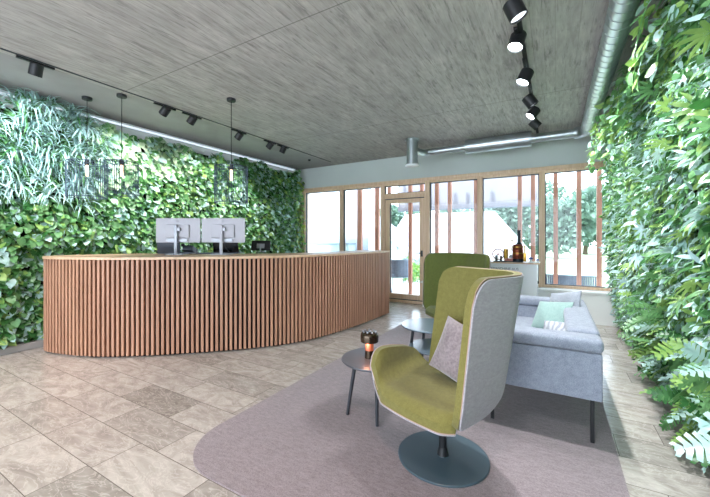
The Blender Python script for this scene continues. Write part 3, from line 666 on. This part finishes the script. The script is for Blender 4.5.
ls = thing('light_strip', 'long white light strip between plant wall and ceiling', 'light strip', (-5.47, 2.4, 2.95))
MB().b2((-.04, -4.5, .02), (.04, 4.1, .045), .003).build('strip_housing', M['whitepl'], ls)
MB().b2((-.03, -4.48, .008), (.03, 4.08, .02)).build('diffuser', M['stripglow'], ls)
def pendant(x, y, zt, zb, rad, label):
    r = thing('pendant_light', label, 'pendant light', (x, y, 3.0), 0, 'wire cage pendants over the reception desk')
    MB().lathe([(0, -.03), (.05, -.03), (.052, -.026), (.052, 0), (0, 0)], n=28).build('ceiling_rose', M['black'], r)
    MB().bar((0, 0, -.03), (0, 0, zt-3), .004, n=8).build('cord', M['black'], r)
    MB().bar((0, 0, zt-3+.04), (0, 0, zt-3-.03), .022, n=16).build('lamp_holder', M['black'], r)
    MB().bar((0, 0, zt-3-.03), (0, 0, zt-3-.16), .014, .014, n=12).build('bulb', M['bulb'], r)
    c = MB()
    for z in (zt, zb): c.torus((0, 0, z-3), rad, .004, 40, 6)
    c.bar((-rad, 0, zt-3), (rad, 0, zt-3), .004, n=6).bar((0, -rad, zt-3), (0, rad, zt-3), .004, n=6)
    for k in range(44):
        a_ = 2*PI*k/44; c.bar((rad*math.cos(a_), rad*math.sin(a_), zt-3), (rad*math.cos(a_), rad*math.sin(a_), zb-3), .0022, n=5)
    c.build('wire_cage', M['mesh'], r)
M['bulb'] = mat('warm_bulb', (255, 220, 180), .4, emit=(255, 214, 180), es=1.5)
pendant(-4.86, 1.97, 2.215, 1.80, .20, 'leftmost wire cage pendant on a black cord over the desk')
pendant(-4.42, 2.14, 2.20, 1.82, .17, 'middle wire cage pendant on a black cord over the desk')
pendant(-3.4, 2.87, 2.17, 1.74, .19, 'right wire cage pendant on its own above the monitors')
o = MB().lathe([(0, -.03), (.02, -.03), (.03, 0), (0, 0)], n=16).build('smoke_detector', M['black']); o.location = (-4.55, 5.9, 3.0); setp(o, 'tiny dark sensor on the ceiling near the far left corner', 'sensor')

# ---------------------------------------------------------------- foliage
nr = np.random.default_rng(11)
def tmpl(kind):
    V, Fc = [], []
    if kind == 'heart':
        mid = [(0, 0, 0), (.25, 0, .02), (.5, 0, 0), (.75, 0, -.05), (1, 0, -.16)]
        L_ = [(-.12, .15), (-.06, .33), (.22, .42), (.5, .37), (.77, .21)]
        V = mid+[(x, y, .07-x*x*.18) for x, y in L_]+[(x, -y, .07-x*x*.18) for x, y in L_]
        for o_ in (5, 10):
            q = [(0, o_, o_+1), (0, o_+1, o_+2, 1), (1, o_+2, o_+3, 2), (2, o_+3, o_+4, 3), (3, o_+4, 4)]
            Fc += [f if o_ == 5 else f[::-1] for f in q]
    if kind == 'lance':
        mid = [(0, 0, 0), (.35, 0, .02), (.7, 0, -.04), (1, 0, -.2)]; L_ = [(.2, .14), (.5, .16), (.8, .09)]
        V = mid+[(x, y, .03-x*x*.15) for x, y in L_]+[(x, -y, .03-x*x*.15) for x, y in L_]
        for o_ in (4, 7):
            q = [(0, o_, 1), (1, o_, o_+1, 2), (2, o_+1, o_+2), (2, o_+2, 3)]; Fc += [f if o_ == 4 else f[::-1] for f in q]
    if kind == 'strap':
        n = 7
        for i in range(n+1):
            t = i/n; w = .036*(1-t**2.5)+.003; z = .35*math.sin(t*2.4)-.32*t*t
            V += [(t, w, z+.012), (t, 0, z-.004), (t, -w, z+.012)]
        for i in range(n): b = 3*i; Fc += [(b, b+3, b+4, b+1), (b+1, b+4, b+5, b+2)]
    if kind == 'palm':          # hand-shaped leaf with seven leaflets
        for k in range(7):
            a_ = (k-3)*.48; l = (.62, .8, .95, 1., .95, .8, .62)[k]; b = len(V); ca, sa = math.cos(a_), math.sin(a_)
            for (x, y, z) in [(.04, 0, 0), (.35, .09, .02), (.4, 0, -.0), (.35, -.09, .02), (.72, .075, -.05), (.75, 0, -.07), (.72, -.075, -.05), (1, 0, -.2)]:
                x *= l; y *= l; V.append((x*ca-y*sa, x*sa+y*ca, z))
            Fc += [(b, b+2, b+1), (b, b+3, b+2), (b+1, b+2, b+5, b+4), (b+2, b+3, b+6, b+5), (b+4, b+5, b+7), (b+5, b+6, b+7)]
    if kind == 'fern':          # deeply lobed long frond
        n = 7; V.append((0, 0, 0)); V.append((.15, 0, .03))
        mids = []
        for i in range(n+1):
            t = .15+.85*i/n; z = .12*math.sin(t*2.2)-.25*t*t; mids.append(len(V)); V.append((t, 0, z))
        for sgn in (1, -1):
            for i in range(n):
                t = .15+.85*i/n; l = .26*math.sin(PI*(.2+.75*i/n)); b = len(V); z = .12*math.sin(t*2.2)-.25*t*t
                V += [(t+.0, sgn*.04, z), (t+.10, sgn*l, z-.03), (t+.16, sgn*l*.8, z-.04), (t+.11, sgn*.04, z-.01)]
                q = [(mids[i], b, b+3, mids[i+1]), (b, b+1, b+2, b+3)]; Fc += q if sgn > 0 else [f[::-1] for f in q]
    return np.array(V, float), Fc
TM = {k: tmpl(k) for k in ('heart', 'lance', 'strap', 'palm', 'fern')}
def leaves(name, kind, pos, dirs, ups, size, mats, probs, parent, widthvar=.25, loc=(0, 0, 0)):
    V, Fc = TM[kind]; N = len(pos)
    d = dirs/np.linalg.norm(dirs, axis=1)[:, None]; sd_ = np.cross(ups, d); sd_ /= np.linalg.norm(sd_, axis=1)[:, None]; up = np.cross(d, sd_)
    wv = 1+nr.uniform(-widthvar, widthvar, N)
    X = V[None, :, 0, None]*d[:, None, :]+(V[None, :, 1, None]*wv[:, None, None])*sd_[:, None, :]+V[None, :, 2, None]*up[:, None, :]
    X = X*size[:, None, None]+pos[:, None, :]-np.array(loc)
    nv = len(V); lens_ = np.array([len(f) for f in Fc]); flat = np.concatenate([np.array(f) for f in Fc])
    idx = (flat[None, :]+(np.arange(N)*nv)[:, None]).ravel(); cnt = np.tile(lens_, N)
    me = bpy.data.meshes.new(name); me.vertices.add(N*nv); me.vertices.foreach_set('co', X.ravel().astype(np.float32))
    me.loops.add(len(idx)); me.loops.foreach_set('vertex_index', idx.astype(np.int32))
    me.polygons.add(len(cnt)); st = np.concatenate([[0], np.cumsum(cnt)[:-1]]); me.polygons.foreach_set('loop_start', st.astype(np.int32)); me.polygons.foreach_set('loop_total', cnt.astype(np.int32))
    for m in mats: me.materials.append(m)
    mi = nr.choice(len(mats), N, p=np.array(probs)/sum(probs)); me.polygons.foreach_set('material_index', np.repeat(mi, len(Fc)).astype(np.int32))
    me.polygons.foreach_set('use_smooth', np.ones(len(cnt), bool)); me.update(calc_edges=True); me.validate()
    o = bpy.data.objects.new(name, me); C.objects.link(o); o.parent = parent; o['kind'] = 'stuff'; return o
def bump2(y, z, s=1.0): return np.sin(y*2.3*s+1.3)*np.cos(z*3.1*s+.7)*.5+np.sin(y*5.1*s-z*4.3*s)*.3+np.sin(y*9.7*s+z*8.1*s+2)*.2
def wallpts(n, y0, y1, z0, z1, X, nx, depth, bulge):
    y = nr.uniform(y0, y1, n); z = nr.uniform(z0, z1, n); x = X+nx*(nr.uniform(0, depth, n)+bulge*(bump2(y, z)+1)/2)
    return np.stack([x, y, z], 1)
def orient(n, nx, out=.55, down=.6, jit=.45):
    d = np.stack([np.full(n, nx*out), np.zeros(n), np.full(n, -down)], 1)+nr.normal(0, jit, (n, 3)); d[:, 0] = nx*np.abs(d[:, 0])
    u = np.stack([np.full(n, nx*.8), np.zeros(n), np.full(n, .55)], 1)+nr.normal(0, .35, (n, 3)); return d, u

# left living wall
lw_ = thing('living_wall', 'dense green living wall of mixed plants behind the reception desk', 'living wall', (XL+.1, 3.2, 0)); LO = lw_.location[:]
def inloc(a, b): return [p-q for p, q in zip(a, LO)], [p-q for p, q in zip(b, LO)]
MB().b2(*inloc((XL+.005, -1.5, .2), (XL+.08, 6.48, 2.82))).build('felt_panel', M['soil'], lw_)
MB().b2(*inloc((XL+.005, -1.5, 0.001), (XL+.22, 6.5, .085)), .008).build('planter_trough', M['kerb'], lw_)
ztop = lambda y: 2.86+.05*np.sin(y*4)+.04*np.sin(y*11)-.12*np.exp(-((y-3.7)/.35)**2)
def zone(y, z):   # 0 pothos, 1 strap, 2 pale
    s1 = (y < 2.25+.15*np.sin(z*6)) & (z > 1.72+.12*np.sin(y*5))
    s2 = (~s1) & (z > 2.0+.30*np.clip(y-2.2, 0, 2)+.05*np.sin(y*7)) & (y < 3.6)
    return np.where(s1, 1, np.where(s2, 2, 0))
P0 = wallpts(23000, -.6, 6.45, .12, 2.93, XL+.12, 1, .10, .12)
P0 = P0[P0[:, 2] < ztop(P0[:, 1])]; dk = (P0[:, 2] < 1.25) & (P0[:, 1] > 1.45) & (P0[:, 1] < 2.5); P0[:, 0] = np.where(dk, np.minimum(P0[:, 0], XL+.15), P0[:, 0]); zn = zone(P0[:, 1], P0[:, 2])
A_ = P0[zn == 0]; n = len(A_); d_, u_ = orient(n, 1); patch = bump2(A_[:, 1], A_[:, 2], .8)
for sel, nm, mats, pr, lab in ((patch > .15, 'pothos_foliage', [LL, LM, LD, LY, LS], (.18, .44, .22, .0, .16), 'lighter yellow-green heart-shaped leaves'), (patch <= .15, 'ivy_foliage', [LM, LD, LS, LL], (.40, .24, .28, .08), 'darker green glossy leaves')):
    k = sel; o = leaves(nm, 'heart', A_[k], d_[k], u_[k], nr.uniform(.06, .108, k.sum()), mats, pr, lw_, loc=LO); o['label'] = lab
A_ = P0[(zn == 2)]; n = len(A_); d_, u_ = orient(n, 1, .5, .7, .35)
o = leaves('philodendron_foliage', 'heart', A_, d_, u_, nr.uniform(.085, .145, n), [LP, LS, LM, LD], (.5, .2, .2, .1), lw_, loc=LO); o['label'] = 'large pale green leaves'
# rosettes of strap leaves
R_ = wallpts(300, -.5, 2.45, 1.68, 2.86, XL+.12, 1, .08, .1); zz = zone(R_[:, 1], R_[:, 2]); R_ = R_[(zz == 1)]
per = 20; base = np.repeat(R_, per, 0)+nr.normal(0, .012, (len(R_)*per, 3)); n = len(base); ang = nr.uniform(0, 2*PI, n); sp = nr.uniform(.5, 1.3, n)
d_ = np.stack([np.ones(n)*.9, np.cos(ang)*sp, np.sin(ang)*sp+.15], 1); u_ = np.stack([np.ones(n)*.3, nr.normal(0, .2, n), np.ones(n)], 1)
o = leaves('spider_plant_foliage', 'strap', base, d_, u_, nr.uniform(.16, .32, n), [LB, LS, LM, LD], (.42, .34, .14, .10), lw_, loc=LO); o['label'] = 'long narrow silvery strap leaves'
bz = P0[(zn == 1)]; bz = bz[nr.random(len(bz)) < .6]; d_, u_ = orient(len(bz), 1); o = leaves('underleaf_foliage', 'lance', bz-np.array([.07, 0, 0]), d_, u_, nr.uniform(.1, .16, len(bz)), [LD, LM], (.6, .4), lw_, loc=LO)
# hanging fringe at the far end and at the bottom
nF = 500; y = nr.uniform(6.3, 6.6, nF); z = nr.uniform(.9, 2.72, nF); pf = np.stack([XL+.12+nr.uniform(0, .2, nF), y, z], 1); d_, u_ = orient(nF, 1)
o = leaves('trailing_foliage', 'heart', pf, d_, u_, nr.uniform(.05, .09, nF), [LL, LY, LM], (.45, .2, .35), lw_, loc=LO); o['label'] = 'yellow-green trailing leaves at the far edge'

# right living wall
rw_ = thing('living_wall', 'tall green living wall of vines and ferns beside the sofa', 'living wall', (XR-.1, 4, 0)); LO = rw_.location[:]
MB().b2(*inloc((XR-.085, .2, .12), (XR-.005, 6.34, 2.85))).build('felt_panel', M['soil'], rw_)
MB().b2(*inloc((.80, .2, .001), (XR-.09, 6.34, .02))).build('planter_trough', M['kerb'], rw_)
def rx(P):   # the foliage bulges outwards with height, then thins at the very top
    return P
def rpts(n, y0, y1, z0, z1, depth, top=False):
    y = nr.uniform(y0, y1, n); z = nr.uniform(z0, z1, n)
    prof = np.interp(z, [0, .25, .6, 1.4, 2.3, 2.7, 3.0], [.12, .20, .26, .32, .32, .32, .30])
    x = XR-.10-prof*(nr.random(n)**.5)-.07*(bump2(y, z)+.6)*nr.random(n); return np.stack([x, y, z], 1)
P1 = rpts(26000, .9, 6.32, .10, 2.96, .3)
n = len(P1); d_, u_ = orient(n, -1, .5, .55, .5); d_[:, 1] -= .25
patch = bump2(P1[:, 1]*1.2, P1[:, 2], 1.1)
k = (patch > .25)
o = leaves('ivy_foliage', 'heart', P1[k], d_[k], u_[k], nr.uniform(.045, .085, k.sum()), [LM, LL, LD, LS], (.34, .25, .14, .27), rw_, loc=LO); o['label'] = 'mid green heart-shaped leaves'
k = (patch <= .25)
o = leaves('vine_foliage', 'lance', P1[k], d_[k], u_[k], nr.uniform(.065, .12, k.sum()), [LM, LD, LS, LL, LB], (.32, .20, .28, .10, .10), rw_, widthvar=.4, loc=LO); o['label'] = 'pointed glossy vine leaves'
nP = 480; pp = rpts(nP, 1.2, 4.6, .5, 2.9, .1); pp[:, 0] -= .03; d_, u_ = orient(nP, -1, .8, .35, .35); d_[:, 1] -= .3
o = leaves('schefflera_foliage', 'palm', pp, d_, u_, nr.uniform(.10, .165, nP), [LL, LM, LS, LB], (.22, .38, .3, .1), rw_, loc=LO); o['label'] = 'hand-shaped leaves with long fingers'
nP = 420; pp = rpts(nP, 1.3, 4.2, .12, .75, .1); d_, u_ = orient(nP, -1, .9, .12, .4); d_[:, 1] -= .35
o = leaves('fern_foliage', 'fern', pp, d_, u_, nr.uniform(.14, .27, nP), [LM, LL, LS, LD], (.36, .18, .3, .16), rw_, loc=LO); o['label'] = 'blue-green lobed fern fronds near the floor'
# trailing stems with their leaves near the ceiling
st = MB(); vp = []
for k in range(24):
    y = nr.uniform(2.2, 6.0); x = XR-.36-nr.uniform(0, .1); z = nr.uniform(2.35, 2.85); p = [(x, y, z)]
    dx, dy, dz = -.05, nr.uniform(-.05, .03), .02
    for i in range(9):
        x += dx; y += dy; z += dz; dz -= .014; dx *= .86; p.append((x, y, z)); vp += [(x, y, z)]*2
    st.tube([tuple(a-b for a, b in zip(q, LO)) for q in p], .0025, 5)
st.build('trailing_stems', LM, rw_)
vp = np.array(vp); n = len(vp); d_, u_ = orient(n, -1, .4, .5, .5)
o = leaves('trailing_foliage', 'heart', vp, d_, u_, nr.uniform(.05, .085, n), [LL, LM, LS], (.4, .4, .2), rw_, loc=LO); o['label'] = 'light green leaves on trailing stems near the ceiling'

# ---------------------------------------------------------------- outside
struct('ground', MB().b2((-60, YW+.3, -.4), (40, 80, -.12)), M['gravel'])
struct('terrace', MB().b2((-9, YW+.2, -.12), (6, 10.2, -.01)), M['terrace'])
for i, (X, Y) in enumerate([(-4.01, 7.15), (-3.56, 7.2), (-3.74, 7.5), (-3.27, 7.2), (-2.74, 7.15), (-2.53, 7.3), (-2.15, 7.15), (-1.88, 7.15), (-1.36, 7.15), (-.57, 7.15), (-.35, 7.15), (.01, 7.15), (.36, 7.15), (.65, 7.15)]):
    where = ['wide larch post seen through the second window pane, leftmost', 'darker narrow larch post at the right edge of the second pane', 'paler larch post set back between the posts of the second pane', 'larch post at the left edge of the glass door', 'left larch post seen through the middle of the glass door', 'right larch post seen through the glass door', 'left larch post in the first window right of the door', 'middle larch post in the first window right of the door', 'right larch post in the first window right of the door', 'left larch post behind the steam engine window', 'right larch post behind the steam engine window', 'leftmost larch post in the window nearest the right plant wall', 'middle larch post in the window nearest the right plant wall', 'rightmost larch post beside the right plant wall'][i]
    w = .11 if i == 0 else .07
    if abs(X-.01) < .001: pass
    o = MB().b2((-w/2, -.04, -.11), (w/2, .04, 3.2), .003).build('wooden_post', M['larch']); o.location = (X, Y, 0); setp(o, where, 'post', 'larch posts outside the window wall')
aw = thing('outdoor_blind', 'half-lowered grey-white outdoor blind hanging beyond the posts', 'blind', (-1.75, 7.95, 1.98))
MB().b2((-1.62, -.005, 0), (1.47, .005, 1.2)).build('blind_cloth', M['blind'], aw); MB().bar((-1.62, 0, 0), (1.47, 0, 0), .015).build('bottom_bar', M['ropel'], aw)
MB().b2((-1.65, -.06, 1.2), (1.5, .06, 1.32), .01).build('blind_box', M['ropel'], aw)
for q in (-1.6, 1.45): MB().b2((q-.03, -1.062, 1.22), (q+.03, -.06, 1.30)).build('bracket', M['ropel'], aw)
struct('wall_outside', MB().b2((-9, 8.6, -.1), (-4.55, 8.8, 4.2)), M['house'])
struct('wall_outside', MB().b2((-9, YW+.3, -.1), (-8.8, 8.6, 4.2)), M['house'])
pb = thing('planter_box', 'grey-green planter box outside the leftmost window pane', 'planter', (-5.6, 8.2, -.01))
MB().b2((-.6, -.18, 0), (.75, .18, 1.16), .01).build('planter_body', mat('greenish_grey_box', (150, 172, 170), .6), pb)
MB().b2((-.62, -.2, 1.16), (.77, .2, 1.2), .01).build('planter_rim', M['ropel'], pb)

def rope_seat(name, label, loc, rz, w, depth, back_h, seat_h, cat):
    r = thing(name, label, cat, loc, rz)
    MB().box((0, 0, seat_h), (w-.06, depth-.06, .1), .03).build('seat_cushion', M['rope'], r)
    U = [(-w/2+.03, -depth/2), (-w/2, 0), (-w/2+.04, depth/2-.1), (-w/2+.15, depth/2), (w/2-.15, depth/2), (w/2-.04, depth/2-.1), (w/2, 0), (w/2-.03, -depth/2)]
    P_ = resample(catmull(U), .035)
    b = MB(); b.tube([(p[0], p[1], back_h) for p in P_], .014, 8).tube([(p[0]*.93, p[1]*.93, seat_h-.04) for p in P_], .014, 8); b.build('rail', M['ropel'], r)
    b = MB()
    for p in P_: b.box((p[0]*.965, p[1]*.965, (back_h+seat_h)/2), (.033, .012, back_h-seat_h+.02), 0, Matrix.Rotation(math.atan2(p[1], p[0])+PI/2, 3, 'Z'))
    b.build('rope_weave', M['rope'], r)
    for sx in (-1, 1):
        for sy in (-1, 1): MB().bar((sx*(w/2-.08), sy*(depth/2-.08), seat_h-.04), (sx*(w/2-.05), sy*(depth/2-.05), 0), .012).build('leg', M['ropel'], r)
    return r
rope_seat('outdoor_chair', 'grey rope garden chair on the terrace seen through the glass door', (-3.38, 7.98, -.009), math.radians(-140), .56, .55, .80, .42, 'garden chair')
rope_seat('outdoor_sofa', 'grey rope garden sofa on the terrace outside right window', (.2, 7.98, -.009), PI, 1.15, .65, .62, .34, 'garden sofa')
# bushes, trees
def tree(name, label, loc, h, rad, n, leaf, mats, probs, trunk=True, cat='tree', group=None):
    r = thing(name, label, cat, loc, 0, group)
    if trunk: MB().tube([(0, 0, 0), (.05*rad, 0, h*.3), (-.03*rad, 0, h*.6)], [rad*.07, rad*.05, rad*.03], 8).build('trunk', M['bark'], r)
    k = 9; cs = np.stack([nr.normal(0, rad*.4, k), nr.normal(0, rad*.4, k), h*.55+nr.normal(0, h*.16, k)], 1); c = cs[nr.integers(0, k, n)]
    v = nr.normal(0, 1, (n, 3)); v /= np.linalg.norm(v, axis=1)[:, None]; p = c+v*rad*.5*nr.random((n, 1))**.4*np.array([1, 1, .9]); p[:, 2] = np.maximum(p[:, 2], .05)
    leaves('foliage', 'heart', p, v+nr.normal(0, .5, (n, 3)), nr.normal(0, 1, (n, 3))+np.array([0, 0, .6]), np.full(n, leaf)*nr.uniform(.7, 1.3, n), mats, probs, r)
    return r
tree('garden_shrub', 'small bright green shrub at the terrace edge behind garden chair', (-3.9, 10.0, -.12), .85, .42, 900, .07, [LL, LM], (.6, .4), False, 'shrub')
GT = 'trees beyond the garden'
for (px, Y, h, rad, lb) in ((395, 32, 5.6, 2.3, 'pale green tree above the house roof seen through the door'), (452, 48, 7.4, 2.8, 'pale tree above the roof left of the steam engine window'), (500, 31, 5.4, 2.6, 'wide pale tree behind the roof slope in steam engine window'), (527, 42, 6.6, 3.2, 'pale tree right behind the steam engine chimney'), (556, 29, 5.0, 2.3, 'pale tree seen at left in the rightmost window'), (585, 38, 6.0, 2.9, 'pale tree beside the right plant wall in the last window')):
    u = (px-355)/345; s_, c_ = 200/math.hypot(200, 345), 345/math.hypot(200, 345); t = Y/(c_+s_*u); X = (-s_+c_*u)*t
    tree('garden_tree', lb, (X, Y, -.12), h, rad, 4200, .30, [LT, LT], (.8, .2), True, 'tree', GT)
# houses
hs = thing('tiled_roof_house', 'low house with large pale tiled roof beyond the terrace', 'house', (-6.2, 22, -.12))
def roofslab(v, th, name, m, par):
    A = [[v[0], v[1]], [v[3], v[2]]]; B = [[(p[0], p[1], p[2]-th) for p in r_] for r_ in A]; return MB().solid(A, B).build(name, m, par, smooth=False)
roofslab([(-4.2, -1, .35), (5.4, -1, .35), (2.5, 4, 3.4), (-4.2, 4, 3.4)], .15, 'roof', M['roof'], hs)
MB().b2((-4.1, -.6, 0), (4.6, 4, .3)).build('house_wall', M['house'], hs)
h2 = thing('gabled_house', 'white gabled house with small window seen through the glass door', 'house', (-8.2, 18, -.12))
MB().solid([[(-4, 0, 0), (1.5, 0, 0)], [(-4, 0, 4.2), (1.5, 0, .5)]], [[(-4, 3, 0), (1.5, 3, 0)], [(-4, 3, 4.2), (1.5, 3, .5)]]).build('house_wall', M['house'], h2, smooth=False)
roofslab([(-4.1, -.25, 4.35), (1.75, -.25, .42), (1.75, 3.1, .42), (-4.1, 3.1, 4.35)], .16, 'roof', M['roofedge'], h2)
wn = MB().b2((-.25, -.04, .8), (.55, .0, 2.0)).build('window', M['roofedge'], h2)
MB().b2((-.2, -.05, .85), (.12, -.041, 1.95)).b2((.18, -.05, .85), (.5, -.041, 1.95)).build('pane', mat('pale_pane', (170, 186, 200), .2), wn)
